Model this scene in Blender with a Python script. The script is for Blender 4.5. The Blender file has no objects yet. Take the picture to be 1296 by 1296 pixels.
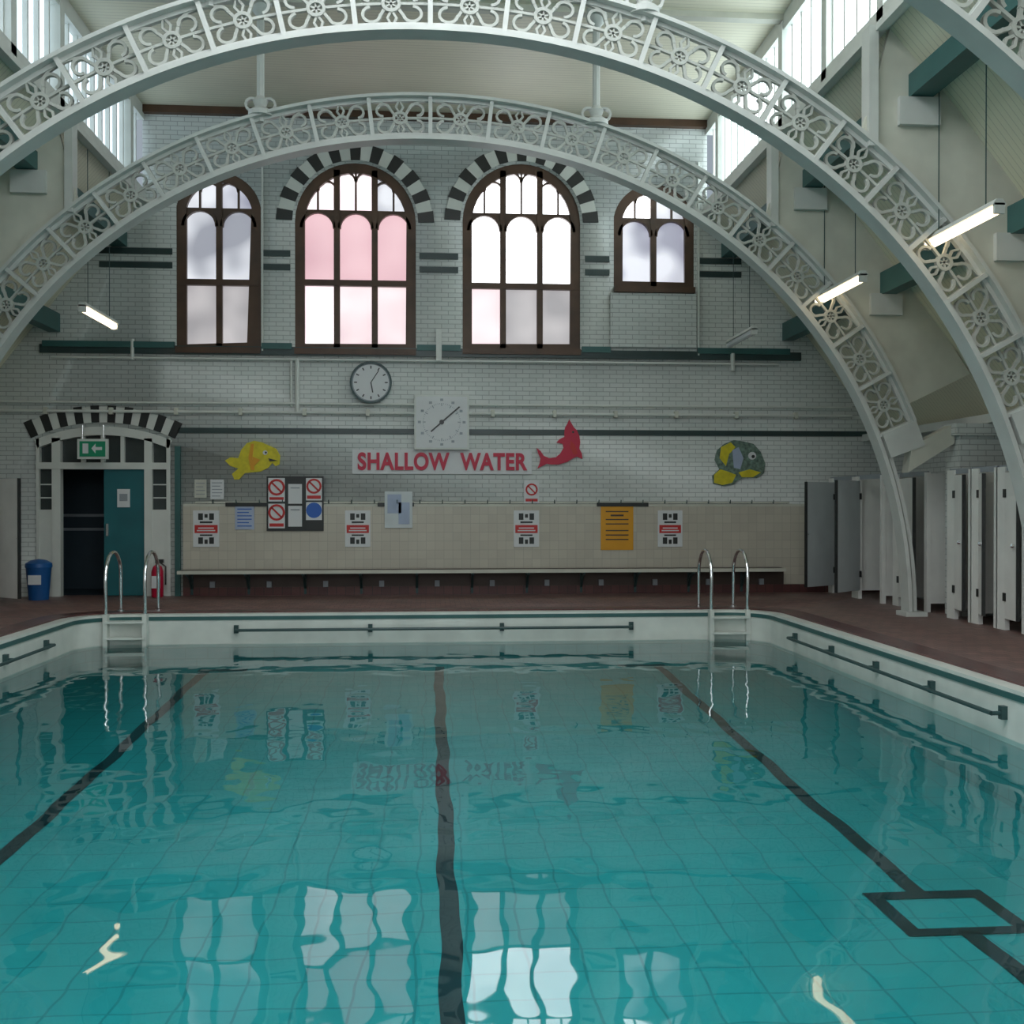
import bpy, bmesh, math, random
from math import sin, cos, pi, radians
random.seed(4)
S = bpy.context.scene
F=1350.0; TH=math.atan(103/F); EYE=1.5; D=18.1
# ---- survey helpers: measurements taken on the end wall plane (metres)
def WX(px):
    u=(px-648)/F
    return D*(sin(TH)+u*cos(TH))/(cos(TH)-u*sin(TH))
def WZ(px,py):
    u=(px-648)/F
    return EYE+D*((640-py)/F)/(cos(TH)-u*sin(TH))
def P(px,py): return (WX(px),WZ(px,py))

# ---------------- materials
def newmat(name):
    m=bpy.data.materials.new(name); m.use_nodes=True
    nt=m.node_tree
    return m,nt,nt.nodes['Principled BSDF']
def lk(nt,a,b): nt.links.new(a,b)
def mat(name,col,rough=0.5,metal=0.0,var=0.08,scale=3.0):
    m,nt,b=newmat(name)
    b.inputs['Roughness'].default_value=rough; b.inputs['Metallic'].default_value=metal
    tc=nt.nodes.new('ShaderNodeTexCoord'); n=nt.nodes.new('ShaderNodeTexNoise')
    n.inputs['Scale'].default_value=scale; n.inputs['Detail'].default_value=2
    r=nt.nodes.new('ShaderNodeValToRGB')
    r.color_ramp.elements[0].position=0.3; r.color_ramp.elements[1].position=0.7
    r.color_ramp.elements[0].color=tuple(c*(1-var) for c in col)+(1,)
    r.color_ramp.elements[1].color=tuple(min(1,c*(1+var)) for c in col)+(1,)
    lk(nt,tc.outputs['Object'],n.inputs['Vector']); lk(nt,n.outputs['Fac'],r.inputs['Fac']); lk(nt,r.outputs['Color'],b.inputs['Base Color'])
    return m
def brickmat(name,c1,c2,mortar,w=0.23,h=0.075,ms=0.006,rough=0.3,flat=False,offset=0.5,distort=0.0,bump=0.3):
    m,nt,b=newmat(name)
    b.inputs['Roughness'].default_value=rough
    tc=nt.nodes.new('ShaderNodeTexCoord'); sp=nt.nodes.new('ShaderNodeSeparateXYZ'); cb=nt.nodes.new('ShaderNodeCombineXYZ')
    lk(nt,tc.outputs['Object'],sp.inputs[0])
    if flat:
        lk(nt,sp.outputs[0],cb.inputs[0]); lk(nt,sp.outputs[1],cb.inputs[1])
    else:
        a=nt.nodes.new('ShaderNodeMath'); a.operation='ADD'
        lk(nt,sp.outputs[0],a.inputs[0]); lk(nt,sp.outputs[1],a.inputs[1])
        lk(nt,a.outputs[0],cb.inputs[0]); lk(nt,sp.outputs[2],cb.inputs[1])
    vec=cb.outputs[0]
    if distort>0:
        n0=nt.nodes.new('ShaderNodeTexNoise'); n0.inputs['Scale'].default_value=1.3
        lk(nt,vec,n0.inputs['Vector'])
        vm=nt.nodes.new('ShaderNodeVectorMath'); vm.operation='SCALE'; vm.inputs['Scale'].default_value=distort
        lk(nt,n0.outputs['Color'],vm.inputs[0])
        va=nt.nodes.new('ShaderNodeVectorMath'); va.operation='ADD'
        lk(nt,vec,va.inputs[0]); lk(nt,vm.outputs[0],va.inputs[1]); vec=va.outputs[0]
    br=nt.nodes.new('ShaderNodeTexBrick'); br.offset=offset
    br.inputs['Scale'].default_value=1; br.inputs['Brick Width'].default_value=w; br.inputs['Row Height'].default_value=h
    br.inputs['Mortar Size'].default_value=ms; br.inputs['Mortar Smooth'].default_value=0.2
    br.inputs['Color1'].default_value=c1+(1,); br.inputs['Color2'].default_value=c2+(1,); br.inputs['Mortar'].default_value=mortar+(1,)
    lk(nt,vec,br.inputs['Vector'])
    n=nt.nodes.new('ShaderNodeTexNoise'); n.inputs['Scale'].default_value=1.2; n.inputs['Detail'].default_value=3
    lk(nt,tc.outputs['Object'],n.inputs['Vector'])
    mr=nt.nodes.new('ShaderNodeMapRange'); mr.inputs[3].default_value=0.84; mr.inputs[4].default_value=1.12
    lk(nt,n.outputs['Fac'],mr.inputs[0])
    mx=nt.nodes.new('ShaderNodeVectorMath'); mx.operation='SCALE'
    lk(nt,br.outputs['Color'],mx.inputs[0]); lk(nt,mr.outputs[0],mx.inputs['Scale'])
    lk(nt,mx.outputs[0],b.inputs['Base Color'])
    if bump>0:
        bp=nt.nodes.new('ShaderNodeBump'); bp.inputs['Strength'].default_value=bump; bp.inputs['Distance'].default_value=0.004; bp.invert=True
        lk(nt,br.outputs['Fac'],bp.inputs['Height']); lk(nt,bp.outputs[0],b.inputs['Normal'])
    return m
def glowmat(name,col,strength,dark=(0.5,0.5,0.5),scale=1.6,lo=0.35,hi=0.6):
    """frosted daylight glass"""
    m,nt,b=newmat(name)
    tc=nt.nodes.new('ShaderNodeTexCoord'); n=nt.nodes.new('ShaderNodeTexNoise'); n.inputs['Scale'].default_value=scale; n.inputs['Detail'].default_value=1
    r=nt.nodes.new('ShaderNodeValToRGB'); r.color_ramp.elements[0].position=lo; r.color_ramp.elements[1].position=hi
    r.color_ramp.elements[0].color=tuple(c*d for c,d in zip(col,dark))+(1,); r.color_ramp.elements[1].color=col+(1,)
    lk(nt,tc.outputs['Object'],n.inputs['Vector']); lk(nt,n.outputs['Fac'],r.inputs['Fac'])
    b.inputs['Base Color'].default_value=(0.3,0.3,0.3,1); b.inputs['Roughness'].default_value=0.3
    lk(nt,r.outputs['Color'],b.inputs['Emission Color']); b.inputs['Emission Strength'].default_value=strength
    return m
M={}
M['brick']=brickmat('glazed_brick',(0.66,0.68,0.66),(0.60,0.63,0.61),(0.36,0.38,0.37))
M['dado']=brickmat('cream_tile',(0.58,0.54,0.45),(0.53,0.49,0.41),(0.40,0.37,0.31),w=0.15,h=0.15,ms=0.003,offset=0.0)
M['deck']=brickmat('deck_tile',(0.20,0.115,0.10),(0.14,0.085,0.075),(0.08,0.055,0.05),w=0.15,h=0.15,ms=0.006,rough=0.35,flat=True)
M['kerb']=brickmat('kerb_tile',(0.13,0.05,0.045),(0.09,0.035,0.035),(0.05,0.03,0.03),w=0.15,h=0.3,ms=0.006,rough=0.3,flat=True)
M['poolfloor']=brickmat('pool_floor_tile',(0.024,0.35,0.365),(0.022,0.33,0.35),(0.013,0.235,0.255),w=0.3,h=0.3,ms=0.008,rough=0.6,flat=True,distort=0.15,offset=0.0,bump=0.0)
M['poolwall']=brickmat('pool_wall_tile',(0.08,0.42,0.43),(0.075,0.40,0.41),(0.04,0.30,0.30),w=0.3,h=0.15,ms=0.006,rough=0.5,bump=0)
M['line']=mat('lane_line_tile',(0.003,0.02,0.028),0.6,var=0.2)
M['lip']=mat('white_ceramic',(0.70,0.73,0.68),0.3)
M['white']=mat('white_paint',(0.68,0.70,0.66),0.45,var=0.05)
M['ribwhite']=mat('rib_paint',(0.60,0.62,0.59),0.4,var=0.06)
M['scroll']=mat('scroll_paint',(0.47,0.49,0.45),0.45,var=0.08)
M['offwhite']=mat('aged_paint',(0.60,0.60,0.52),0.5)
M['green']=mat('green_paint',(0.035,0.12,0.115),0.45)
M['dgreen']=mat('dark_green_brick',(0.03,0.055,0.055),0.3)
M['black']=mat('black_brick',(0.022,0.024,0.024),0.35)
M['wood']=mat('window_timber',(0.085,0.042,0.022),0.45,var=0.25)
M['brown']=mat('bench_timber',(0.07,0.045,0.035),0.5)
M['cubicle']=mat('cubicle_laminate',(0.84,0.84,0.80),0.4,var=0.05)
M['greydoor']=mat('cubicle_grey',(0.60,0.65,0.66),0.4,var=0.05)
M['steel']=mat('stainless_steel',(0.75,0.77,0.78),0.18,1.0,var=0.03)
M['rail']=mat('dark_rail',(0.03,0.07,0.07),0.4)
M['teal']=mat('teal_door',(0.012,0.13,0.15),0.4)
M['red']=mat('red_plastic',(0.55,0.01,0.05),0.4,var=0.03)
M['signred']=mat('sign_red',(0.55,0.02,0.02),0.4,var=0.02)
M['paper']=mat('paper_white',(0.72,0.73,0.74),0.6,var=0.02)
M['yellow']=mat('yellow_sign',(0.72,0.33,0.01),0.4,var=0.04)
M['fishyellow']=mat('fish_yellow',(0.66,0.56,0.02),0.5,var=0.12,scale=12)
M['fishgreen']=mat('fish_green',(0.14,0.21,0.17),0.5,var=0.5,scale=16)
M['blue']=mat('sign_blue',(0.02,0.12,0.5),0.4,var=0.03)
M['paleblue']=mat('pale_blue',(0.40,0.47,0.62),0.5)
M['binblue']=mat('bin_blue',(0.01,0.10,0.32),0.4)
M['exgreen']=mat('exit_green',(0.01,0.28,0.14),0.4,var=0.02)
M['grey']=mat('grey_plastic',(0.30,0.33,0.36),0.4)
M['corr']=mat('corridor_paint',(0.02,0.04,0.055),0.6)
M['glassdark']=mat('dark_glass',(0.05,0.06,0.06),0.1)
def boardmat(name,col,axis=1,pitch=0.09):
    m,nt,b=newmat(name); b.inputs['Roughness'].default_value=0.5
    tc=nt.nodes.new('ShaderNodeTexCoord'); sp=nt.nodes.new('ShaderNodeSeparateXYZ'); lk(nt,tc.outputs['Object'],sp.inputs[0])
    d=nt.nodes.new('ShaderNodeMath'); d.operation='DIVIDE'; d.inputs[1].default_value=pitch; lk(nt,sp.outputs[axis],d.inputs[0])
    f=nt.nodes.new('ShaderNodeMath'); f.operation='FRACT'; lk(nt,d.outputs[0],f.inputs[0])
    r=nt.nodes.new('ShaderNodeValToRGB'); e=r.color_ramp.elements
    e[0].position=0; e[0].color=tuple(c*0.6 for c in col)+(1,); e[1].position=0.14; e[1].color=col+(1,)
    lk(nt,f.outputs[0],r.inputs['Fac'])
    n=nt.nodes.new('ShaderNodeTexNoise'); n.inputs['Scale'].default_value=0.8; n.inputs['Detail'].default_value=3; lk(nt,tc.outputs['Object'],n.inputs['Vector'])
    mr=nt.nodes.new('ShaderNodeMapRange'); mr.inputs[3].default_value=0.85; mr.inputs[4].default_value=1.1; lk(nt,n.outputs['Fac'],mr.inputs[0])
    mx=nt.nodes.new('ShaderNodeVectorMath'); mx.operation='SCALE'; lk(nt,r.outputs['Color'],mx.inputs[0]); lk(nt,mr.outputs[0],mx.inputs['Scale'])
    lk(nt,mx.outputs[0],b.inputs['Base Color'])
    return m
M['boards']=boardmat('ceiling_boards',(0.82,0.79,0.63))
M['slopeboards']=boardmat('slope_boards',(0.80,0.77,0.60))
def emis(name,col,st):
    m,nt,b=newmat(name); b.inputs['Emission Color'].default_value=col+(1,); b.inputs['Emission Strength'].default_value=st; return m
M['tube']=emis('lit_tube',(1,0.78,0.50),3.5)
def watermat():
    m=bpy.data.materials.new('pool_water_surface'); m.use_nodes=True; nt=m.node_tree; nt.nodes.clear()
    o=nt.nodes.new('ShaderNodeOutputMaterial'); mix=nt.nodes.new('ShaderNodeMixShader')
    tr=nt.nodes.new('ShaderNodeBsdfTransparent'); tr.inputs[0].default_value=(0.74,0.96,0.96,1)
    gl=nt.nodes.new('ShaderNodeBsdfGlossy'); gl.inputs['Roughness'].default_value=0.02; gl.inputs[0].default_value=(1,1,1,1)
    fr=nt.nodes.new('ShaderNodeFresnel'); fr.inputs[0].default_value=1.45
    tc=nt.nodes.new('ShaderNodeTexCoord'); mp=nt.nodes.new('ShaderNodeMapping'); mp.inputs['Scale'].default_value=(1.0,0.8,1)
    n=nt.nodes.new('ShaderNodeTexNoise'); n.inputs['Scale'].default_value=2.9; n.inputs['Detail'].default_value=1.0; n.inputs['Roughness'].default_value=0.4
    bp=nt.nodes.new('ShaderNodeBump'); bp.inputs['Strength'].default_value=1; bp.inputs['Distance'].default_value=0.0058
    lk(nt,tc.outputs['Object'],mp.inputs[0]); lk(nt,mp.outputs[0],n.inputs['Vector']); lk(nt,n.outputs['Fac'],bp.inputs['Height'])
    lk(nt,bp.outputs[0],gl.inputs['Normal']); lk(nt,bp.outputs[0],fr.inputs['Normal'])
    lk(nt,fr.outputs[0],mix.inputs[0]); lk(nt,tr.outputs[0],mix.inputs[1]); lk(nt,gl.outputs[0],mix.inputs[2]); lk(nt,mix.outputs[0],o.inputs[0])
    return m
M['water']=watermat()

# ---------------- mesh builder
class MB:
    def __init__(s,name): s.name=name; s.v=[]; s.f=[]; s.m=[]; s.sl=[]
    def mi(s,m):
        if m not in s.sl: s.sl.append(m)
        return s.sl.index(m)
    def add(s,vs,fs,m):
        o=len(s.v); s.v+=vs; i=s.mi(m)
        for f in fs: s.f.append([a+o for a in f]); s.m.append(i)
    def box(s,x0,x1,y0,y1,z0,z1,m):
        vs=[(x,y,z) for x in (x0,x1) for y in (y0,y1) for z in (z0,z1)]
        s.add(vs,[(0,1,3,2),(4,6,7,5),(0,4,5,1),(2,3,7,6),(0,2,6,4),(1,5,7,3)],m)
    def obox(s,c,hx,hy,z0,z1,ang,m):
        vs=[]
        for a,b in ((-hx,-hy),(hx,-hy),(hx,hy),(-hx,hy)):
            x=c[0]+a*cos(ang)-b*sin(ang); y=c[1]+a*sin(ang)+b*cos(ang)
            vs+=[(x,y,z0),(x,y,z1)]
        s.add(vs,[(0,2,3,1),(2,4,5,3),(4,6,7,5),(6,0,1,7),(0,6,4,2),(1,3,5,7)],m)
    def conv(s,p,a,ax):
        if ax=='y': return (p[0],a,p[1])
        if ax=='z': return (p[0],p[1],a)
        return (a,p[0],p[1])
    def prism(s,poly,a0,a1,m,ax='y'):
        n=len(poly)
        vs=[s.conv(p,a0,ax) for p in poly]+[s.conv(p,a1,ax) for p in poly]
        fs=[list(range(n)),list(range(2*n-1,n-1,-1))]+[(i,(i+1)%n,n+(i+1)%n,n+i) for i in range(n)]
        s.add(vs,fs,m)
    def sheet(s,poly,a,m,ax='y'):
        s.add([s.conv(p,a,ax) for p in poly],[list(range(len(poly)))],m)
    def strip(s,path,w,a0,a1,m,closed=False,ax='y',shift=0.0):
        n=len(path); vs=[]
        for i,p in enumerate(path):
            if closed: q0=path[i-1]; q1=path[(i+1)%n]
            else: q0=path[max(i-1,0)]; q1=path[min(i+1,n-1)]
            dx,dz=q1[0]-q0[0],q1[1]-q0[1]; L=math.hypot(dx,dz) or 1; nx,nz=-dz/L,dx/L
            k=1.0
            if closed or 0<i<n-1:
                ex,ez=p[0]-q0[0],p[1]-q0[1]; l=math.hypot(ex,ez) or 1
                k=1/max(0.5,abs((ex*dx+ez*dz)/(l*L)))
            for sd in (-w/2+shift,w/2+shift):
                q=(p[0]+nx*sd*k,p[1]+nz*sd*k)
                vs+=[s.conv(q,a0,ax),s.conv(q,a1,ax)]
        fs=[]
        for i in range(n if closed else n-1):
            a=4*i; b=4*((i+1)%n)
            fs+=[(a,a+1,b+1,b),(a+2,b+2,b+3,a+3),(a,b,b+2,a+2),(a+1,a+3,b+3,b+1)]
        if not closed: fs+=[(0,2,3,1),(4*n-4,4*n-3,4*n-1,4*n-2)]
        s.add(vs,fs,m)
    def tube(s,path,r,m,seg=8,closed=False):
        from mathutils import Vector
        n=len(path); vs=[]; pts=[Vector(p) for p in path]; prev=None
        for i,p in enumerate(pts):
            t=(pts[min(i+1,n-1)]-pts[max(i-1,0)]).normalized()
            if prev is None:
                up=Vector((0,0,1)) if abs(t.z)<0.9 else Vector((1,0,0))
                a=t.cross(up).normalized()
            else:
                a=(prev-t*prev.dot(t)).normalized()
            prev=a; b=t.cross(a)
            for j in range(seg):
                an=2*pi*j/seg; q=p+a*(r*cos(an))+b*(r*sin(an)); vs.append(tuple(q))
        fs=[(i*seg+j,i*seg+(j+1)%seg,(i+1)*seg+(j+1)%seg,(i+1)*seg+j) for i in range(n-1) for j in range(seg)]
        fs+=[list(range(seg))[::-1],list(range((n-1)*seg,n*seg))]
        s.add(vs,fs,m)
    def lathe(s,c,prof,m,seg=20):
        vs=[(c[0]+r*cos(2*pi*j/seg),c[1]+r*sin(2*pi*j/seg),c[2]+z) for r,z in prof for j in range(seg)]
        n=len(prof)
        fs=[(i*seg+j,i*seg+(j+1)%seg,(i+1)*seg+(j+1)%seg,(i+1)*seg+j) for i in range(n-1) for j in range(seg)]
        fs+=[list(range(seg))[::-1],list(range((n-1)*seg,n*seg))]
        s.add(vs,fs,m)
    def build(s,parent=None,recalc=True):
        me=bpy.data.meshes.new(s.name); me.from_pydata(s.v,[],s.f)
        for k in s.sl: me.materials.append(M[k])
        for p,i in zip(me.polygons,s.m): p.material_index=i
        if recalc:
            bm=bmesh.new(); bm.from_mesh(me); bmesh.ops.recalc_face_normals(bm,faces=bm.faces); bm.to_mesh(me); bm.free()
        for p in me.polygons: p.use_smooth=True
        me.set_sharp_from_angle(angle=0.6)
        ob=bpy.data.objects.new(s.name,me); S.collection.objects.link(ob)
        if parent: ob.parent=parent
        return ob
def circ(cx,cz,r,n=24,a0=0,a1=2*pi,full=True):
    return [(cx+r*cos(a0+(a1-a0)*i/(n if full else n-1)),cz+r*sin(a0+(a1-a0)*i/(n if full else n-1))) for i in range(n)]
def boolcut(ob,cutters):
    for c in cutters:
        md=ob.modifiers.new('b','BOOLEAN'); md.operation='DIFFERENCE'; md.object=c; md.solver='EXACT'
    dg=bpy.context.evaluated_depsgraph_get(); me=bpy.data.meshes.new_from_object(ob.evaluated_get(dg))
    ob.modifiers.clear(); ob.data=me
    for c in cutters: bpy.data.objects.remove(c)

YB=-3.0      # wall behind camera
XW=7.9
PROF=[(4.75,6.55),(5.5,5.72),(6.3,4.72),(7.1,3.68),(7.9,2.72)]
# ---------------- floor / pool
PX=4.7; PY0=1.0; PY1=14.9; WL=-0.40
def rrect(off,r=0.55,n=8):
    x0,x1,y0,y1=-PX-off,PX+off,PY0-off,PY1+off; r=r+off; pts=[]
    for cx,cy,a in ((x1-r,y0+r,-90),(x1-r,y1-r,0),(x0+r,y1-r,90),(x0+r,y0+r,180)):
        for i in range(n+1):
            t=radians(a+90*i/n); pts.append((cx+r*cos(t),cy+r*sin(t)))
    return pts
b=MB('floor'); b.box(-XW-.2,XW+.2,YB-.2,D+.3,-0.2,0,'deck'); fl=b.build()
c=MB('cut'); c.prism(rrect(0.14),-1,1,'deck','z'); boolcut(fl,[c.build()])
b=MB('pool_basin')
ring=rrect(0)
b.strip(rrect(0.08),0.16,-0.44,0.012,'lip',True,'z')
b.strip(rrect(0.075),0.15,-1.5,-0.44,'poolwall',True,'z')
b.strip(rrect(-0.006),0.012,-0.07,-0.02,'green',True,'z')
b.strip(rrect(0.31),0.30,0.0,0.03,'kerb',True,'z')
FZ=[(PY1+.1,-0.69),(13,-0.77),(11,-0.85),(9,-0.93),(7,-0.98),(4,-1.0),(PY0-.1,-1.02)]
def fz(y):
    for (ya,za),(yb,zb) in zip(FZ,FZ[1:]):
        if yb<=y<=ya: return zb+(za-zb)*(y-yb)/(ya-yb)
    return FZ[0][1]
for (ya,za),(yb,zb) in zip(FZ,FZ[1:]):
    b.add([(-PX-.1,ya,za),(PX+.1,ya,za),(PX+.1,yb,zb),(-PX-.1,yb,zb)],[(0,1,2,3)],'poolfloor')
def fline(xa,xb,y0,y1,wob=0.0,seed=0):
    n=max(1,int((y1-y0)/0.12)); vs=[]
    for i in range(n+1):
        y=y0+(y1-y0)*i/n; w=wob*(sin(y*3.1+seed)+0.6*sin(y*7.3+seed*2))
        vs+=[(xa+w,y,fz(y)+0.006),(xb+w,y,fz(y)+0.006)]
    b.add(vs,[(2*i,2*i+1,2*i+3,2*i+2) for i in range(n)],'line')
LW=0.06
fline(.11-LW,.11+LW,1.6,14.6,0.010,1)
for sx,lx in ((-1,-3.0),(1,3.12)):
    fline(lx-LW,lx+LW,6.6,14.6,0.010,sx+2); fline(lx-LW,lx+LW,1.6,6.0,0.010,sx+2)
    fline(lx-.37,lx+.41,6.50,6.62); fline(lx-.37,lx+.41,5.94,6.04)
    fline(lx-.37,lx-.27,6.03,6.51); fline(lx+.31,lx+.41,6.03,6.51)
    a,c_=sorted((lx+sx*.1,lx-sx*.55)); fline(a,c_,14.45,14.6)
b.build()
# water
b=MB('pool_water'); b.add([(x,y,WL) for x,y in rrect(0.02)],[list(range(len(ring)))],'water'); b.build(recalc=False)

# ---------------- windows
def arch_top(x0,x1,zs,rise):
    w=(x1-x0)/2; cx=(x0+x1)/2
    R=(w*w+rise*rise)/(2*rise); cz=zs+rise-R
    return cx,cz,R
def outline(x0,x1,z0,zs,rise,n=20):
    cx,cz,R=arch_top(x0,x1,zs,rise); a=math.asin(min(1,(x1-x0)/2/R))
    pts=[(x0,z0),(x1,z0)]
    for i in range(n+1):
        t=a-2*a*i/n; pts.append((cx+R*sin(t),cz+R*cos(t)))
    return pts
def ztop(x,x0,x1,zs,rise):
    cx,cz,R=arch_top(x0,x1,zs,rise); return cz+math.sqrt(max(0,R*R-(x-cx)**2))
def window(name,x0,x1,z0,zs,rise,nl,ztr,zhd,rows,yw,s=1,tr=True):
    """s=+1: outside is +Y."""
    b=MB(name)
    yf0,yf1=yw+s*0.04,yw+s*0.16
    yg=yw+s*0.12
    o=outline(x0,x1,z0,zs,rise)
    lo,hi=min(yf0,yf1),max(yf0,yf1)
    b.strip(o,0.20,lo,hi,'wood',True,shift=0.0)
    lw=(x1-x0)/nl
    for i in range(nl):
        a,c_=x0+i*lw,x0+(i+1)*lw
        levels=[z0]+([ztr] if tr else [])+[zhd]
        for r in range(len(levels)-1):
            b.sheet([(a,levels[r]),(c_,levels[r]),(c_,levels[r+1]),(a,levels[r+1])],yg,rows[r][i%len(rows[r])])
        top=[(a,zhd),(c_,zhd)]+[(c_-(c_-a)*k/6,ztop(c_-(c_-a)*k/6,x0,x1,zs,rise)) for k in range(7)]
        b.sheet(top,yg,rows[-1][i%len(rows[-1])])
        r_=lw/2-0.04; cx=(a+c_)/2; zc=zhd-r_
        arc=circ(cx,zc,r_,13,0,pi,False)
        b.strip(arc,0.05,lo,hi,'wood')
        for sd in (-1,1):
            xx=cx+sd*lw/2
            poly=[(xx,zc),(xx,zhd+.03)]+[(cx,zhd+.03)]+[(cx+sd*r_*sin(t),zc+r_*cos(t)) for t in [pi/2*k/6 for k in range(7)]]
            b.prism(poly,lo+.02,hi-.02,'wood')
        zt=ztop(cx,x0,x1,zs,rise)
        if zt-zhd>0.15: b.box(cx-.016,cx+.016,lo+.02,hi-.02,zhd,zt,'wood')
        rr=(lw/4-.01)
        for q in (-1,1):
            qx=cx+q*lw/4; qz=min(ztop(qx-.1,x0,x1,zs,rise),ztop(qx+.1,x0,x1,zs,rise))-0.2
            if qz>zhd+.12: b.strip(circ(qx,qz,rr,9,0,pi,False),0.03,lo+.02,hi-.02,'wood')
    for i in range(1,nl):
        xx=x0+i*lw; b.box(xx-.05,xx+.05,lo,hi,z0,ztop(xx,x0,x1,zs,rise),'wood')
    if tr: b.box(x0,x1,lo-.01,hi,ztr-.05,ztr+.05,'wood')
    b.box(x0-.06,x1+.06,min(yw-s*.08,yw+s*.12),max(yw-s*.08,yw+s*.12),z0-.1,z0,'wood')
    ob=b.build()
    c=MB('cut'); c.prism(outline(x0-.06,x1+.06,z0-.02,zs,rise+.06),yw-.5,yw+.5,'brick')
    return ob,c.build()
def voussoirs(name,x0,x1,zs,rise,n,yf,depth=0.3,d0=0.1,share=0.5):
    b=MB(name); cx,cz,R=arch_top(x0,x1,zs,rise); a=math.asin(min(1,(x1-x0)/2/R))
    R0=R+d0; m=(n+1)//2; per=2*a/(m-1+share)
    t=a
    def wedge(t0,t1,k,dd,pr):
        b.prism([(cx+R0*sin(t0),cz+R0*cos(t0)),(cx+(R0+dd)*sin(t0),cz+(R0+dd)*cos(t0)),(cx+(R0+dd)*sin(t1),cz+(R0+dd)*cos(t1)),(cx+R0*sin(t1),cz+R0*cos(t1))],yf-pr,yf+.05,k)
    for i in range(m):
        wedge(t,t-per*share,'black',depth,.02)
        if i<m-1: wedge(t-per*share,t-per,'white',depth-.02,.015)
        t-=per
    return b.build()
M['gw']=glowmat('glass_white',(0.95,0.97,1.0),4.0,(0.85,0.85,0.88),2.0)
M['gwp']=glowmat('glass_white_pink',(1.0,0.90,0.92),1.5,(0.75,0.68,0.71),2.2,0.3,0.7)
M['gp']=glowmat('glass_pink',(0.73,0.46,0.50),1.15,(0.8,0.74,0.78),1.2,0.3,0.7)
M['gpp']=glowmat('glass_pale_pink',(0.84,0.70,0.72),1.2,(0.8,0.74,0.76),1.4,0.3,0.7)
M['gb']=glowmat('glass_blue_grey',(0.68,0.70,0.75),1.15,(0.34,0.34,0.38),1.1,0.4,0.6)
M['gd']=glowmat('glass_grey',(0.50,0.47,0.48),1.0,(0.6,0.6,0.62),1.6,0.3,0.7)
M['gv']=glowmat('glass_violet',(0.70,0.72,0.79),1.1,(0.36,0.35,0.42),1.3,0.4,0.6)
M['clr']=emis('clerestory_bright',(0.80,0.93,0.98),3.6)
M['cll']=emis('clerestory_dim',(0.62,0.76,0.88),1.3)
M['gbk']=emis('daylight_glass',(0.92,0.96,1.0),4.3)  # glow of the added rooflight and added windows behind the camera
cuts=[]
wspecs=[('window_1',228,326,440,262,2,[['gd'],['gb'],['gb','gv']],357,265,0.52),
        ('window_2',378,522,442,281,3,[['gwp','gpp','gpp'],['gp','gp','gp'],['gwp','gwp','gb']],358,268,None),
        ('window_3',590,730,442,281,3,[['gpp','gd','gd'],['gw'],['gw']],362,272,None),
        ('window_4',781,874,364,276,2,[['gv','gv'],['gw','gb']],0,278,0.52)]
for nm,a,c_,yb,ys,nl,rows,ytr,yhd,rise in wspecs:
    x0,x1=WX(a),WX(c_); z0=WZ((a+c_)/2,yb); zs=WZ((a+c_)/2,ys)
    rs=rise or (x1-x0)/2*0.98
    ztr=WZ((a+c_)/2,ytr); zhd=WZ((a+c_)/2,yhd)
    ob,ct=window(nm,x0,x1,z0,zs,rs,nl,ztr,zhd,rows,D,1,ytr>0); cuts.append(ct)
    if nl==3: voussoirs('window_arch_brickwork',x0,x1,zs,rs,21,D,0.27)
# end wall
wp=[(-XW,-.2),(XW,-.2)]+[(x,z) for x,z in PROF[::-1]]+[(4.75,8.3),(-4.75,8.3)]+[(-x,z) for x,z in PROF]
b=MB('wall_back'); b.prism(wp,D,D+.3,'brick'); wb=b.build()
# door opening
dx0,dx1=WX(46),WX(216); dz=WZ(130,553)
c=MB('cut'); c.prism(outline(dx0,dx1,-.1,dz-.12,0.22),D-.5,D+.6,'brick'); cuts.append(c.build())
boolcut(wb,cuts)
# wall behind camera, with unseen glowing windows added to light the far wall
cuts=[]
b=MB('wall_front'); b.prism(wp,YB-.3,YB,'brick'); wf=b.build()
for i,x in enumerate((-3.6,-1.2,1.2,3.6)):
    ob,ct=window('window_%d'%(5+i),x-.8,x+.8,3.0,6.2,.78,3,4.6,6.2,[['gbk'],['gbk'],['gbk']],YB,-1); cuts.append(ct)
boolcut(wf,cuts)
# side walls
b=MB('wall_right'); b.box(XW,XW+.2,YB,D,-.2,2.72,'brick'); b.build()
b=MB('wall_left'); b.box(-XW-.2,-XW,YB,D,-.2,2.72,'brick'); b.build()
# ceiling slopes & centre
RX,RY0,RY1=2.6,-2.0,10.0
b=MB('ceiling')
b.box(-4.9,4.9,RY1,D,8.1,8.25,'boards'); b.box(-4.9,4.9,YB,RY0,8.1,8.25,'boards')
b.box(-4.9,-RX,RY0,RY1,8.1,8.25,'boards'); b.box(RX,4.9,RY0,RY1,8.1,8.25,'boards')
for s in (-1,1):
    pts=[(s*x,z) for x,z in PROF]
    b.strip(pts,0.08,YB,D,'slopeboards',shift=-0.04*s*-1)
for y in (14.1,10.9,7.7,4.5,1.3): b.box(-4.75,4.75,y-.07,y+.07,8.02,8.1,'offwhite')
b.build()
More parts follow.
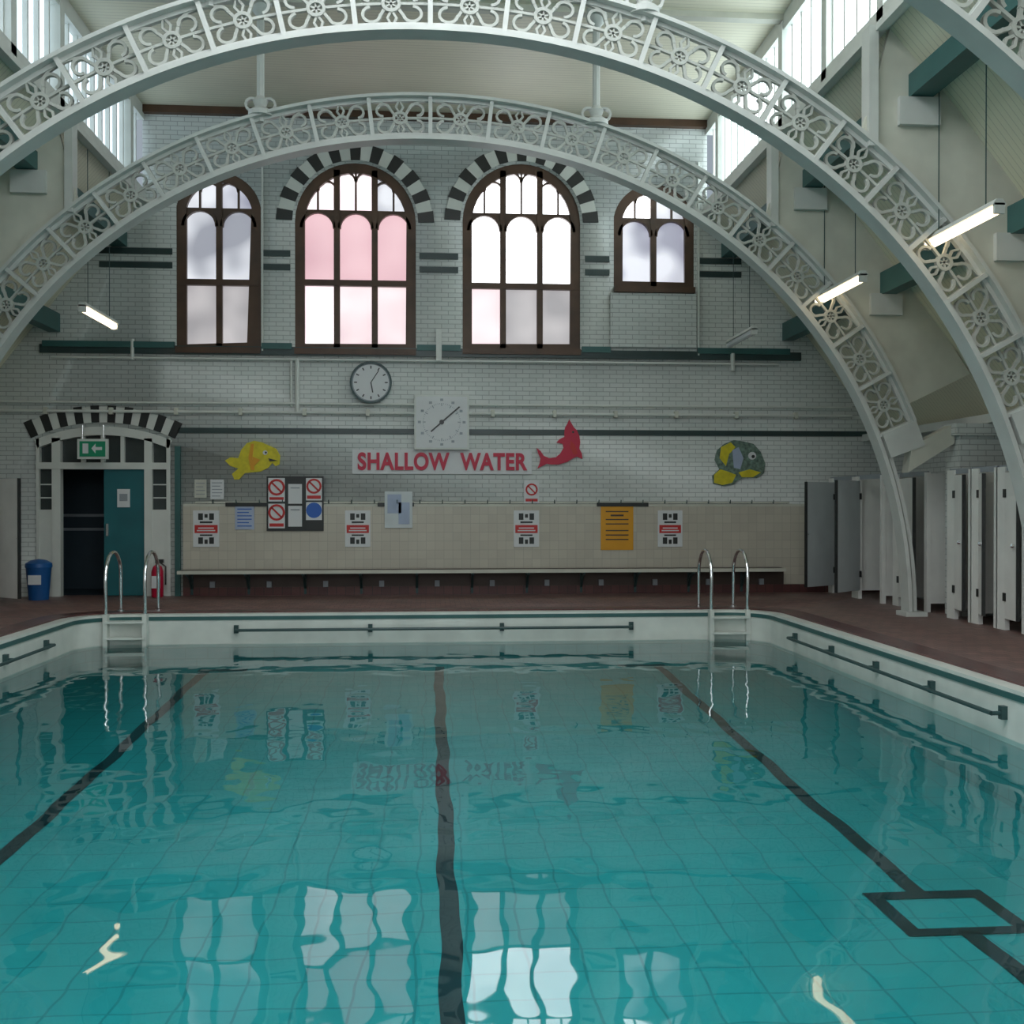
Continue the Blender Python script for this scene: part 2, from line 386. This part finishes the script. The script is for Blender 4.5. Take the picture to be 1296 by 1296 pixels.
# added rooflight: unseen glowing lantern, put in to brighten the hall
b=MB('window_11')
for s in (-1,1):
    b.add([(s*RX,RY0,8.25),(s*RX,RY1,8.25),(0,RY1,9.2),(0,RY0,9.2)],[(0,1,2,3)],'gbk')
    y=RY0
    while y<=RY1+.01:
        b.add([(s*RX,y-.03,8.18),(s*RX,y+.03,8.18),(0,y+.03,9.13),(0,y-.03,9.13),(s*RX,y-.03,8.24),(s*RX,y+.03,8.24),(0,y+.03,9.19),(0,y-.03,9.19)],[(0,1,2,3),(4,5,6,7),(0,1,5,4),(2,3,7,6),(1,2,6,5),(0,3,7,4)],'white'); y+=0.8
    b.box(*sorted((s*RX,s*(RX+.08))),RY0,RY1,8.0,8.3,'white')
b.box(-.06,.06,RY0,RY1,9.1,9.25,'white')
for y in (RY0,RY1): b.prism([(-RX,8.1),(RX,8.1),(RX,8.25),(0,9.2),(-RX,8.25)],y-.04,y+.04,'white')
b.build()
# clerestory
AY=[14.1,10.9,7.7,4.5,1.3]
for s,k,i in ((-1,'cll',9),(1,'clr',10)):
    b=MB('window_%d'%i)
    def sx(a,c_): 
        q=sorted((s*a,s*c_)); return q
    b.add([(s*4.85,YB,6.72),(s*4.85,D,6.72),(s*4.85,D,7.9),(s*4.85,YB,7.9)],[(0,1,2,3)],k)
    b.box(*sx(4.70,4.95),YB,D,6.50,6.72,'white'); b.box(*sx(4.62,4.72),YB,D,6.44,6.52,'white')
    b.box(*sx(4.72,4.95),YB,D,7.88,8.12,'white')
    y=YB+.3
    while y<D:
        b.box(*sx(4.78,4.84),y-.02,y+.02,6.72,7.9,'white'); y+=0.36
    for a in AY+[12.5,9.3,17.3,6.1]: b.box(*sx(4.70,4.84),a-.08,a+.08,6.6,8.0,'white')
    b.build()
    b=MB('trim_%d'%i)   # green purlins
    b.box(*sx(5.0,5.25),YB,D,5.78,6.02,'green'); b.box(*sx(6.08,6.28),YB,D,4.36,4.66,'green')
    b.box(*sx(7.5,7.88),YB,D,2.62,2.74,'white')
    b.build()
# ---------------- arches
A,B=6.45,6.28
def ap(ph,off):
    e=2/2.06
    c_,s_=cos(ph),sin(ph)
    return ((A+off)*math.copysign(abs(c_)**e,c_),(B+off)*abs(s_)**e)
def profz(x):
    x=abs(x)
    if x<4.75: return 6.45
    for (xa,za),(xb,zb) in zip(PROF,PROF[1:]):
        if xa<=x<=xb: return za+(zb-za)*(x-xa)/(xb-xa)
    return 0
def arch(y):
    b=MB('arch_rib')
    ph=[radians(0.5+179*i/120) for i in range(121)]
    b.strip([ap(p,0.03) for p in ph],0.05,y-.12,y+.12,'ribwhite')
    b.strip([ap(p,0.085) for p in ph],0.06,y-.03,y+.03,'ribwhite')
    ph2=[radians(22+136*i/90) for i in range(91)]
    b.strip([ap(p,0.59) for p in ph2],0.04,y-.12,y+.12,'ribwhite')
    b.strip([ap(p,0.55) for p in ph2],0.05,y-.03,y+.03,'ribwhite')
    for sg in (1,-1):
        leg=[radians(0.5+18.5*i/12) for i in range(13)]
        inn=[ap(p,0.1) for p in leg]; out=[ap(p,0.15) for p in leg]
        b.prism([(sg*x,z) for x,z in inn+out[::-1]],y-.05,y+.05,'ribwhite')
        leg=[radians(19+3*i/4) for i in range(5)]
        inn=[ap(p,0.1) for p in leg]; out=[ap(p,0.60) for p in leg]
        b.prism([(sg*x,z) for x,z in inn+out[::-1]],y-.12,y+.12,'ribwhite')
        b.prism([(sg*x,z) for x,z in ((6.45,1.95),(7.1,2.35),(7.1,2.62),(6.5,2.3))],y-.1,y+.1,'offwhite')
        b.box(*sorted((sg*6.4,sg*6.7)),y-.16,y+.16,0,0.06,'ribwhite')
    n=22; da=136/n
    for i in range(n+1):
        p=radians(22+da*i); b.strip([ap(p,0.04),ap(p,0.57)],0.05,y-.09,y+.09,'ribwhite')
    def mp(p0,s_,t): return ap(radians(p0+da*s_),0.07+0.48*t)
    for i in range(n):
        p0=22+da*i
        R=lambda cx,cy,r,a0,a1,n_=9,ry=None:[mp(p0,cx+r*cos(a0+(a1-a0)*k/(n_-1)),cy+(ry or r*1.35)*sin(a0+(a1-a0)*k/(n_-1))) for k in range(n_)]
        th=0.034
        b.strip(R(.5,.5,.11,0,2*pi,13)[:-1],th,y-.03,y+.03,'scroll',True)
        for k in range(6):
            an=pi/6+pi/3*k
            b.strip([mp(p0,.5,.5),mp(p0,.5+.11*cos(an),.5+.15*sin(an))],.018,y-.015,y+.015,'scroll')
        for qx in (-1,1):
            for qy in (-1,1):
                cx,cy=.5+qx*.27,.5+qy*.22
                b.strip(R(cx,cy,.12,(0 if qx<0 else pi)+0.0,(0 if qx<0 else pi)+qx*qy*-1*4.6,11),th*.85,y-.025,y+.025,'scroll')
                b.strip([mp(p0,.5+qx*.09,.5+qy*.1),mp(p0,.5+qx*.2,.5+qy*.36),mp(p0,.5+qx*.34,.5+qy*.45),mp(p0,.5+qx*.48,.5+qy*.48)],th*.9,y-.02,y+.02,'scroll')
            b.strip([mp(p0,.5+qx*.11,.5),mp(p0,.5+qx*.32,.5),mp(p0,.5+qx*.5,.5)],th*.8,y-.02,y+.02,'scroll')
        b.strip([mp(p0,.5,.64),mp(p0,.44,.8),mp(p0,.5,1),mp(p0,.56,.8)],.024,y-.02,y+.02,'scroll',True)
        b.strip([mp(p0,.5,.36),mp(p0,.44,.2),mp(p0,.5,0),mp(p0,.56,.2)],.024,y-.02,y+.02,'scroll',True)
    for sg in (1,-1):
        out=[ap(radians(a),0.6) for a in range(24,52,3)]
        top=[(x,z) for x,z in PROF if x<7.4]+[(7.35,3.3)]
        top[0]=(4.8,6.5)
        poly=[(sg*x,z) for x,z in top]+[(sg*x,z) for x,z in out]
        b.prism(poly,y-.035,y+.035,'offwhite')
        b.strip([(sg*x,z) for x,z in [(4.6,6.5),(4.6,5.25)]],0.1,y-.1,y+.1,'ribwhite')
        for (px_,pz_) in ((5.1,5.9),(6.15,4.5)):
            b.box(sg*px_-.22,sg*px_+.22,y-.1,y+.1,pz_-.42,pz_-.13,'ribwhite')
        xx=2.2; zt=math.sqrt(1-(xx/(A+.6))**2)*(B+.6)
        b.tube([(sg*xx,y,zt-.05),(sg*xx,y,8.1)],0.05,'ribwhite')
        b.lathe((sg*xx,y,zt+.02),[(0.16,0),(0.16,.06),(0.07,.12),(0.1,.2),(0.05,.26)],'ribwhite',12)
        b.lathe((sg*xx,y,7.85),[(0.05,0),(0.13,.1),(0.16,.22)],'ribwhite',12)
        for q in (-1,1):
            b.strip(circ(sg*xx+q*.11,zt+.17,.08,10),0.03,y-.03,y+.03,'ribwhite',True)
    return b.build()
for y in AY: arch(y)
for y in AY:
    for sg in (1,-1):
        b=MB('pier'); b.box(*sorted((sg*7.12,sg*7.88)),y-.2,y+.2,0,2.6,'brick'); b.box(*sorted((sg*7.05,sg*7.88)),y-.25,y+.25,2.45,2.61,'brick'); b.build()

# ---------------- end wall trim
def wbox(b,a,c_,y0,y1,d0,d1,m):
    cx=(a+c_)/2; b.box(WX(a),WX(c_),D-d1,D-d0,WZ(cx,y1),WZ(cx,y0),m)
zb=WZ(560,447)
b=MB('trim_1')
b.box(-6.4,6.4,D-.05,D,zb-.07,zb+.07,'dgreen'); 
for xa,xb in ((-6.35,WX(222)),(WX(332),WX(370)),(WX(528),WX(583)),(WX(736),WX(772)),(WX(882),6.2)):
    b.box(xa,xb,D-.07,D,zb+.03,zb+.13,'green')
b.build()
b=MB('trim_2'); zz=WZ(660,547); b.box(WX(226),7.8,D-.02,D,zz-.045,zz+.045,'dgreen'); b.build()
b=MB('trim_3')
for xa,xb in ((-5.45,WX(219)),(WX(333),WX(368)),(WX(531),WX(580)),(WX(740),WX(771)),(WX(882),5.35)):
    for py in (325,342):
        z=WZ(560,py); b.box(xa,xb,D-.02,D,z-.05,z+.05,'dgreen')
b.build()
b=MB('trim_4'); b.box(-4.75,4.75,D-.12,D,7.98,8.1,'wood'); b.build()
b=MB('trim_5'); b.box(WX(232),7.85,D-.025,D,0.1,1.5,'dado'); b.box(WX(232),7.85,D-.03,D,1.49,1.53,'offwhite'); b.build()
b=MB('baseboard_back'); b.box(WX(232),7.85,D-.04,D,0,.14,'kerb'); b.box(WX(232),6.1,D-.035,D-.026,.14,.38,'brown'); b.build()
b=MB('trim_6'); wbox(b,772,880,372,440,0,.04,'brick'); b.box(WX(332),WX(334),D-.06,D,zb,8,'white'); b.box(WX(882),WX(884),D-.06,D,zb,7.4,'white'); b.build()
b=MB('wall_conduit')
for py,r in ((513,.02),(524,.025),(458,.02)):
    z=WZ(600,py); b.tube([(-7.3 if py>500 else -6.2,D-.06,z),(7.3 if py>500 else 6.0,D-.06,z)],r,'white')
for q in range(-6,7):
    z=WZ(600,524); b.box(q*1.05-.03,q*1.05+.03,D-.1,D,z-.05,z+.06,'offwhite')
x=WX(377); b.tube([(x,D-.05,WZ(377,455)),(x,D-.05,WZ(377,522))],.04,'white'); b.tube([(x-.1,D-.05,WZ(377,455)),(x-.1,D-.05,WZ(377,515))],.02,'white')
x=WX(169); b.tube([(x,D-.05,WZ(169,430)),(x,D-.05,WZ(169,456))],.03,'white')
x=WX(926); b.tube([(x,D-.05,WZ(926,448)),(x,D-.05,WZ(926,470))],.04,'white')
b.build()
b=MB('wall_bracket'); wbox(b,552,559,418,458,0,.12,'white'); b.build()
# door set
b=MB('door_1')
zt=WZ(130,590)
for a,c_ in ((46,50),(66,77),(183,193),(211,216)): b.box(WX(a),WX(c_),D-.02,D+.12,0,dz-.02,'white')
b.box(dx0,dx1,D-.03,D+.12,zt-.05,zt+.06,'white'); b.box(WX(50),WX(66),D,D+.1,0,WZ(60,645),'white'); b.box(WX(193),WX(211),D,D+.1,0,WZ(200,645),'white')
for px in (105,130,155): b.box(WX(px)-.03,WX(px)+.03,D,D+.08,zt,dz+.05,'white')
b.strip(outline(dx0,dx1,dz-.35,dz-.12,0.22)[2:],0.14,D-.02,D+.12,'white')
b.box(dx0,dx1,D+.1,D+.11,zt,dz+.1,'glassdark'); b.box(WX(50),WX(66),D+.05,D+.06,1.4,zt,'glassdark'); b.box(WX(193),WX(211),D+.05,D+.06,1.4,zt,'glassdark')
for q in range(1,3):
    b.box(WX(50),WX(66),D+.03,D+.07,1.4+q*.22,1.42+q*.22,'white'); b.box(WX(193),WX(211),D+.03,D+.07,1.4+q*.22,1.42+q*.22,'white')
b.box(WX(131),WX(183),D+.03,D+.08,0.01,zt-.05,'teal')
b.box(WX(148),WX(164),D+.015,D+.03,WZ(156,642),WZ(156,619),'paper'); b.box(WX(151),WX(161),D+.01,D+.015,WZ(156,634),WZ(156,625),'grey')
b.box(WX(134),WX(137),D+.0,D+.03,1.0,1.2,'steel')
b.build()
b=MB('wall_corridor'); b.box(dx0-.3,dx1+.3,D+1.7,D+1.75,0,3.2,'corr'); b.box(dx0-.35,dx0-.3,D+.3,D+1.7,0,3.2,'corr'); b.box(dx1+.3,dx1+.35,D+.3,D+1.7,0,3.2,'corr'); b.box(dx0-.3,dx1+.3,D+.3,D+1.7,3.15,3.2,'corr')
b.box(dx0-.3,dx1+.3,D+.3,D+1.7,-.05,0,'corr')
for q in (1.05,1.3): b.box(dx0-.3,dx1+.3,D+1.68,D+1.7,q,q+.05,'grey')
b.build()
voussoirs('door_arch_brickwork',dx0-.05,dx1+.05,dz-.08,0.26,19,D,0.28,0.06)
b=MB('trim_7'); b.box(WX(222),WX(229),D-.05,D,0,WZ(225,565),'green'); b.build()
b=MB('exit_sign'); b.box(WX(106),WX(144),D-.32,D-.26,WZ(125,582),WZ(125,557),'white'); b.box(WX(109),WX(141),D-.33,D-.32,WZ(125,579),WZ(125,560),'exgreen')
zc=WZ(125,569); b.box(WX(113),WX(120),D-.335,D-.33,zc-.08,zc+.08,'paper'); b.prism([(WX(124),zc),(WX(129),zc+.08),(WX(129),zc+.025),(WX(137),zc+.025),(WX(137),zc-.025),(WX(129),zc-.025),(WX(129),zc-.08)],D-.335,D-.33,'paper')
for px in (112,138): b.tube([(WX(px),D-.29,WZ(px,557)),(WX(px),D-.29,WZ(px,540)),(WX(px),D,WZ(px,540))],.008,'steel')
b.build()

# ---------------- clocks
b=MB('wall_clock'); cx,cz=P(470,485)
b.prism(circ(cx,cz,.34,36),D-.1,D,'grey'); b.prism(circ(cx,cz,.30,36),D-.105,D-.1,'paper'); b.strip(circ(cx,cz,.335,36),.03,D-.13,D-.1,'rail',True)
for k in range(12):
    a=pi/6*k; b.strip([(cx+.23*cos(a),cz+.23*sin(a)),(cx+.28*cos(a),cz+.28*sin(a))],.02,D-.108,D-.105,'black')
b.strip([(cx,cz),(cx+.03,cz-.17)],.02,D-.112,D-.108,'black'); b.strip([(cx,cz),(cx+.13,cz+.2)],.015,D-.112,D-.108,'black'); b.build()
b=MB('pace_clock'); cx,cz=P(559,535)
b.box(cx-.46,cx+.46,D-.12,D,cz-.46,cz+.46,'white'); b.box(cx-.43,cx+.43,D-.125,D-.12,cz-.43,cz+.43,'paper')
for k in range(60):
    a=pi/30*k; r=.30 if k%5 else .27
    b.strip([(cx+r*cos(a),cz+r*sin(a)),(cx+.32*cos(a),cz+.32*sin(a))],.008 if k%5 else .016,D-.128,D-.125,'grey')
for k in range(12):
    a=pi/6*k; b.box(cx+.375*cos(a)-.025,cx+.375*cos(a)+.025,D-.128,D-.125,cz+.375*sin(a)-.02,cz+.375*sin(a)+.02,'grey')
b.strip([(cx+.3,cz+.26),(cx-.18,cz-.16)],.025,D-.135,D-.13,'black'); b.prism(circ(cx,cz,.04,12),D-.14,D-.12,'black'); b.build()

# ---------------- text sign
b=MB('shallow_water_sign'); wbox(b,446,673,569.5,600,0,.03,'paper'); sg=b.build()
cu=bpy.data.curves.new('t','FONT'); cu.body='SHALLOW  WATER'; cu.size=1; cu.extrude=.012; cu.offset=.035; cu.space_character=1.08
to=bpy.data.objects.new('lettering_src',cu); S.collection.objects.link(to)
dg=bpy.context.evaluated_depsgraph_get(); me=bpy.data.meshes.new_from_object(to.evaluated_get(dg)); bpy.data.objects.remove(to)
xs=[v.co.x for v in me.vertices]; ys=[v.co.y for v in me.vertices]
tx0,tx1=WX(453),WX(667); tz0,tz1=WZ(560,595.5),WZ(560,573)
for v in me.vertices:
    v.co=(tx0+(v.co.x-min(xs))*(tx1-tx0)/(max(xs)-min(xs)), D-.042-v.co.z, tz0+(v.co.y-min(ys))*(tz1-tz0)/(max(ys)-min(ys)))
me.materials.clear(); me.materials.append(M['red'])
to=bpy.data.objects.new('lettering',me); S.collection.objects.link(to); to.parent=sg

# ---------------- animal cut-outs
def decal(name,parts):
    b=MB(name)
    for i,(pts,m) in enumerate(parts): b.prism([P(*p) for p in pts],D-.03-.004*i,D-.002 if i==0 else D-.02,m)
    return b.build()
def pc(cx,cy,r,n=12,ry=None): return [(cx+r*cos(2*pi*k/n),cy+(ry or r)*sin(2*pi*k/n)) for k in range(n)]
decal('dolphin_cutout',[([(679,567),(684,571),(688,577),(695,580),(703,579),(709,574),(713,567),(712,562),(704,560),(708,556),(714,553),(714,547),(715,541),(718,536),(720,531),(723,536),(726,541),(730,545),(733,552),(734,560),(733,568),(736,574),(737,581),(730,578),(725,580),(717,585),(707,588),(698,588),(692,587),(686,590),(680,593),(683,586),(684,580),(681,574)],'red'),(pc(725,547,1.5,8),'black'),([(722,558),(727,563),(731,574),(726,576),(721,566)],'signred')])
decal('yellow_fish_cutout',[([(285,583),(292,579),(302,580),(306,569),(313,561),(322,558),(332,560),(341,564),(350,568),(355,577),(354,588),(349,590),(345,586),(340,592),(330,597),(318,598),(310,599),(303,607),(297,607),(294,600),(302,593),(292,590)],'fishyellow'),(pc(336,573,3,10),'paper'),(pc(337,573,1.4,8),'black'),([(318,562),(322,562),(320,580),(323,595),(318,595),(315,580)],'yellow'),([(340,580),(352,583),(342,584)],'black'),([(320,578),(330,582),(322,590)],'yellow')])
decal('green_fish_cutout',[([(902,612),(901,602),(910,594),(904,582),(907,570),(916,562),(928,557),(941,559),(953,562),(962,572),(968,587),(966,599),(957,605),(944,604),(934,607),(928,613),(915,615)],'fishgreen'),([(903,611),(903,601),(911,594),(921,597),(931,601),(926,611),(914,614)],'fishyellow'),([(912,566),(924,560),(930,566),(922,575),(918,590),(910,580)],'fishyellow'),([(926,570),(934,566),(940,580),(936,594),(928,592)],'paleblue'),([(934,598),(948,594),(962,598),(952,604),(938,604)],'fishyellow'),(pc(951,577,5,10),'paper'),(pc(952,578,2.2,8),'black')])

# ---------------- signs
def sign(name,x0,y0,x1,y1,base,parts,d=.03):
    b=MB(name); b.box(WX(x0),WX(x1),D-d-.012,D-d,WZ((x0+x1)/2,y1),WZ((x0+x1)/2,y0),base)
    for p in parts:
        kind,m=p[0],p[1]
        if kind=='r':
            u0,v0,u1,v1=p[2:6]; xa=x0+(x1-x0)*u0; xb=x0+(x1-x0)*u1; ya=y0+(y1-y0)*v0; yb=y0+(y1-y0)*v1
            k=p[6] if len(p)>6 else 0
            b.box(WX(xa),WX(xb),D-d-.016-.003*k,D-d-.01,WZ(x0,yb),WZ(x0,ya),m)
        elif kind=='c':
            u,v,r=p[2:5]; q=P(x0+(x1-x0)*u,y0+(y1-y0)*v); b.prism(circ(q[0],q[1],r,20),D-d-.019,D-d-.01,m)
        elif kind=='o':
            u,v,r=p[2:5]; q=P(x0+(x1-x0)*u,y0+(y1-y0)*v); b.strip(circ(q[0],q[1],r,20),r*.3,D-d-.021,D-d-.01,m,True)
            b.strip([(q[0]-r*.7,q[1]+r*.7),(q[0]+r*.7,q[1]-r*.7)],r*.25,D-d-.021,D-d-.01,m)
    return b.build()
dist=[('r','signred',.06,.40,.94,.62),('r','paper',.2,.47,.8,.5,1),('r','paper',.15,.54,.85,.57,1),('r','black',.2,.08,.38,.26),('r','black',.62,.08,.8,.26),('r','black',.2,.74,.38,.92),('r','black',.62,.74,.8,.92),('r','black',.26,.3,.74,.35),('r','black',.26,.66,.74,.70),('r','black',.44,.1,.56,.2),('r','black',.44,.8,.56,.92)]
for a,c_ in ((245,278),(437,469),(650,682),(832,863)): sign('distancing_sign',a,646,c_,692,'paper',dist)
sign('notice_board',338,603,410,672,'black',[
 ('r','paper',.03,.03,.32,.46),('o','signred',.175,.2,.12),('r','signred',.05,.38,.3,.43,1),('r','paper',.03,.5,.32,.95),('o','signred',.175,.66,.12),('r','signred',.05,.86,.3,.92,1),
 ('r','paper',.38,.14,.62,.5),('r','paper',.38,.54,.62,.92),('r','grey',.42,.2,.58,.22,1),('r','grey',.42,.6,.58,.62,1),
 ('r','paper',.69,.03,.97,.44),('o','signred',.83,.18,.11),('r','signred',.71,.35,.95,.41,1),('r','paper',.69,.47,.97,.8),('c','blue',.83,.62,.13)],.035)
tx=lambda m,n,a=.12,c_=.88:[('r',m,a,(k+1)/(n+1)-.02,c_-(.15 if k%3==1 else 0),(k+1)/(n+1)+.02) for k in range(n)]
sign('notice_paper',267,607,284,632,'paper',tx('grey',5)); sign('notice_paper',247,607,262,630,'offwhite',tx('grey',4))
sign('blue_notice',298,640,322,670,'paleblue',tx('blue',6)); 
sign('laminated_notice',487,622,522,668,'greydoor',[('r','paleblue',.1,.08,.6,.6),('r','paleblue',.5,.3,.9,.9)],.04)
sign('no_diving_sign',663,608,682,637,'paper',[('o','signred',.5,.4,.09),('r','signred',.1,.8,.9,.92)])
sign('yellow_poolside_sign',760,640,801,696,'yellow',[('r','brown',.15,v,.85,v+.025) for v in (.12,.3,.4,.55,.65,.75)]+[('r','brown',.3,.2,.7,.24)])
b=MB('coat_hook_rail')
for a,c_ in ((286,340),(478,524),(755,820)): wbox(b,a,c_,636,641,.03,.05,'black')
for k in range(26):
    x=-3.6+k*.38; b.tube([(x,D-.02,1.56),(x,D-.09,1.54),(x,D-.1,1.6)],.008,'rail')
b.box(-3.9,6.2,D-.04,D,1.54,1.57,'offwhite')
b.build()
# bench
b=MB('poolside_bench'); x0,x1=WX(232),6.0
for q in range(4): b.box(x0,x1,D-.45+q*.1,D-.37+q*.1,.40,.44,'offwhite' if q<1 else 'brown')
b.box(x0,x1,D-.46,D-.44,.385,.44,'offwhite')
x=x0+.15
while x<x1:
    b.box(x-.02,x+.02,D-.44,D-.03,.36,.40,'rail'); b.strip([(D-.42,.38),(D-.2,.30),(D-.05,.12)],.03,x-.02,x+.02,'rail',ax='x'); b.box(x-.02,x+.02,D-.06,D-.03,.02,.4,'rail')
    b.box(x+.3,x+.38,D-.1,D-.05,.14,.24,'grey')
    x+=.93
b.build()
# extinguisher + bin
b=MB('fire_extinguisher'); c_=(WX(203),D-.2,0)
b.lathe(c_,[(.085,.0),(.095,.02),(.095,.42),(.07,.5),(.03,.53),(.03,.58)],'red'); b.box(c_[0]-.03,c_[0]+.1,c_[1]-.03,c_[1]+.03,.56,.62,'black')
b.tube([(c_[0]+.03,c_[1],.58),(c_[0]+.13,c_[1],.5),(c_[0]+.13,c_[1],.2)],.014,'black'); b.box(c_[0]-.07,c_[0]+.07,c_[1]-.1,c_[1]-.09,.15,.35,'paper'); b.build()
b=MB('waste_bin'); c_=(WX(50)+.18,D-.55,0); b.lathe(c_,[(.15,0),(.19,.5),(.2,.52)],'binblue'); b.lathe(c_,[(.205,.52),(.2,.58),(.12,.63),(.02,.65)],'binblue'); b.box(c_[0]-.1,c_[0]+.1,c_[1]-.185,c_[1]-.178,.25,.4,'paper'); b.build()

# ---------------- ladders, rails
def ladder(xa,xb):
    b=MB('pool_ladder')
    for x in (xa,xb):
        pts=[(x,15.50,0.0),(x,15.50,.45)]+[(x,15.14+.36*cos(t),.50+.36*sin(t)) for t in [pi*k/10 for k in range(1,10)]]+[(x,14.78,.45),(x,14.80,0.1),(x,14.80,-.62)]
        b.tube(pts,.024,'steel',10); b.lathe((x,15.5,0),[(.06,0),(.05,.02)],'steel',12)
    for z in (-.06,-.28,-.5): b.box(xa,xb,14.72,14.86,z-.03,z+.0,'lip')
    b.box(xa-.03,xa+.03,14.74,14.86,-.42,0.03,'lip'); b.box(xb-.03,xb+.03,14.74,14.86,-.42,0.03,'lip')
    b.build()
ladder(-4.38,-3.86); ladder(3.95,4.47)
def rail(p0,p1,n,wall):
    b=MB('grab_rail'); b.tube([p0,p1],.02,'rail')
    for k in range(n):
        t=k/(n-1); q=[p0[i]+(p1[i]-p0[i])*t for i in range(3)]
        w=[q[0]+wall[0],q[1]+wall[1],q[2]]
        b.tube([q,w],.018,'rail'); b.box(w[0]-.03,w[0]+.03,w[1]-.03,w[1]+.03,q[2]-.05,q[2]+.06,'rail')
    b.build()
rail((-2.66,14.78,-.2),(2.82,14.78,-.2),4,(0,.1)); rail((4.58,13.4,-.2),(4.58,8.4,-.2),5,(.1,0)); rail((-4.58,13.4,-.2),(-4.58,8.4,-.2),5,(-.1,0))
rail((4.58,7.6,-.2),(4.58,3,-.2),5,(.1,0)); rail((-4.58,7.6,-.2),(-4.58,3,-.2),5,(-.1,0))

# ---------------- cubicles
def cubicle(sg,xf,y0,y1,ang,dm='cubicle'):
    b=MB('changing_cubicle'); H=1.95; xb=7.84
    for y in (y0,y1): b.box(*sorted((sg*xf,sg*xb)),y-.015,y+.015,.12,H,'cubicle')
    b.box(*sorted((sg*(xf-.02),sg*(xf+.04))),y0-.03,y0+.05,0,H+.02,'cubicle')
    b.box(*sorted((sg*(xf-.02),sg*(xf+.04))),y1-.17,y1+.03,0,H+.02,'cubicle')
    b.box(*sorted((sg*xf,sg*(xf+.03))),y0,y1,H-.03,H+.04,'grey')
    b.box(*sorted((sg*7.5,sg*7.84)),y0+.02,y1-.02,.40,.44,'brown')
    L=(y1-.18)-(y0+.07); hy=y1-.18; a=radians(ang)
    dx,dy=-sg*sin(a),-cos(a)
    c_=(sg*(xf-.01)+dx*L/2,hy+dy*L/2)
    b.obox(c_,L/2,.016,.14,H-.05,math.atan2(dy,dx),dm)
    e=(sg*(xf-.01)+dx*(L-.01),hy+dy*(L-.01)); b.obox(e,.012,.022,.14,H-.05,math.atan2(dy,dx),'black')
    k=(sg*(xf-.03)+dx*(L-.1),hy+dy*(L-.1)); b.lathe((k[0]-sg*.02,k[1]-.02,1.0),[(.02,0),(.03,.02),(.02,.05)],'steel',8)
    for z in (.35,1.6): b.box(sg*(xf-.01)-.03,sg*(xf-.01)+.03,hy-.03,hy+.03,z,z+.1,'black')
    b.build()
cubicle(1,6.9,16.95,18.0,55,'greydoor'); cubicle(1,6.9,15.85,16.9,48,'greydoor'); cubicle(1,6.98,14.55,15.6,10)
for bay in ((11.3,13.8),(8.1,10.6),(4.9,7.4)):
    n=4; w=(bay[1]-bay[0])/n
    for k in range(n):
        cubicle(1,6.92,bay[0]+k*w+.02,bay[0]+(k+1)*w-.02,(14,6,20,9)[k])
        cubicle(-1,6.98,bay[0]+k*w+.02,bay[0]+(k+1)*w-.02,(0,14,0,5)[k])
cubicle(-1,6.6,15.7,16.75,50); cubicle(-1,6.75,14.6,15.65,50)
# side door arch on right wall
b=MB('side_arch_brickwork')
for k in range(9):
    y=12.6
    t0,t1=pi*k/9,pi*(k+1)/9
    poly=[(y+r*cos(t_),1.9+r*.75*sin(t_)) for r,t_ in ((.65,t0),(.95,t0),(.95,t1),(.65,t1))]
    b.prism(poly,XW-.05,XW-.002,'black' if k%2==0 else 'white',ax='x')
b.build()
# ---------------- lamps
def lamp(x,y0,y1,z,lit=True):
    b=MB('fluorescent_lamp'); zt=profz(x)-.05 if abs(x)>4.75 else 6.45
    b.prism([(x-.07,z+.03),(x+.07,z+.03),(x+.03,z+.09),(x-.03,z+.09)],y0,y1,'white')
    b.prism([(x+.05*cos(t),z+.05*sin(t)) for t in [2*pi*k/10 for k in range(10)]],y0+.03,y1-.03,'tube' if lit else 'paper')
    b.box(x-.05,x+.05,y0,y0+.03,z-.05,z+.05,'white'); b.box(x-.05,x+.05,y1-.03,y1,z-.05,z+.05,'white')
    for y in (y0+.25,y1-.25): b.tube([(x,y,z+.08),(x,y,zt)],.006,'rail',5)
    b.build()
lamp(5.3,9.6,11.05,4.28); lamp(5.3,12.75,14.3,4.3) ; lamp(-4.75,15.0,16.5,4.2)
lamp(5.3,5.6,7.1,4.32); lamp(-5.3,5.6,7.1,4.32); lamp(-5.3,11.6,13.1,4.3,False); lamp(5.0,16.2,17.6,4.2,False)
b=MB('bulkhead_lamp'); b.prism(circ(11.9,2.95,.09,12),6.98,7.05,'white',ax='x'); b.prism(circ(11.9,2.95,.06,12),6.94,6.98,'tube',ax='x'); b.tube([(7.05,11.9,2.95),(7.6,11.9,2.9)],.02,'white'); b.build()

# ---------------- world + camera
w=bpy.data.worlds.new('World'); S.world=w; w.use_nodes=True
w.node_tree.nodes['Background'].inputs[0].default_value=(0.6,0.7,0.8,1); w.node_tree.nodes['Background'].inputs[1].default_value=0.5
cam=bpy.data.cameras.new('Camera'); co=bpy.data.objects.new('Camera',cam); S.collection.objects.link(co)
cam.lens=36*F/1296; cam.sensor_width=36; co.location=(0,0,EYE); co.rotation_euler=(radians(90)-math.atan(8/F),0,-TH)
S.camera=co
S.view_settings.view_transform='Standard'; S.view_settings.look='None'; S.view_settings.exposure=0.05
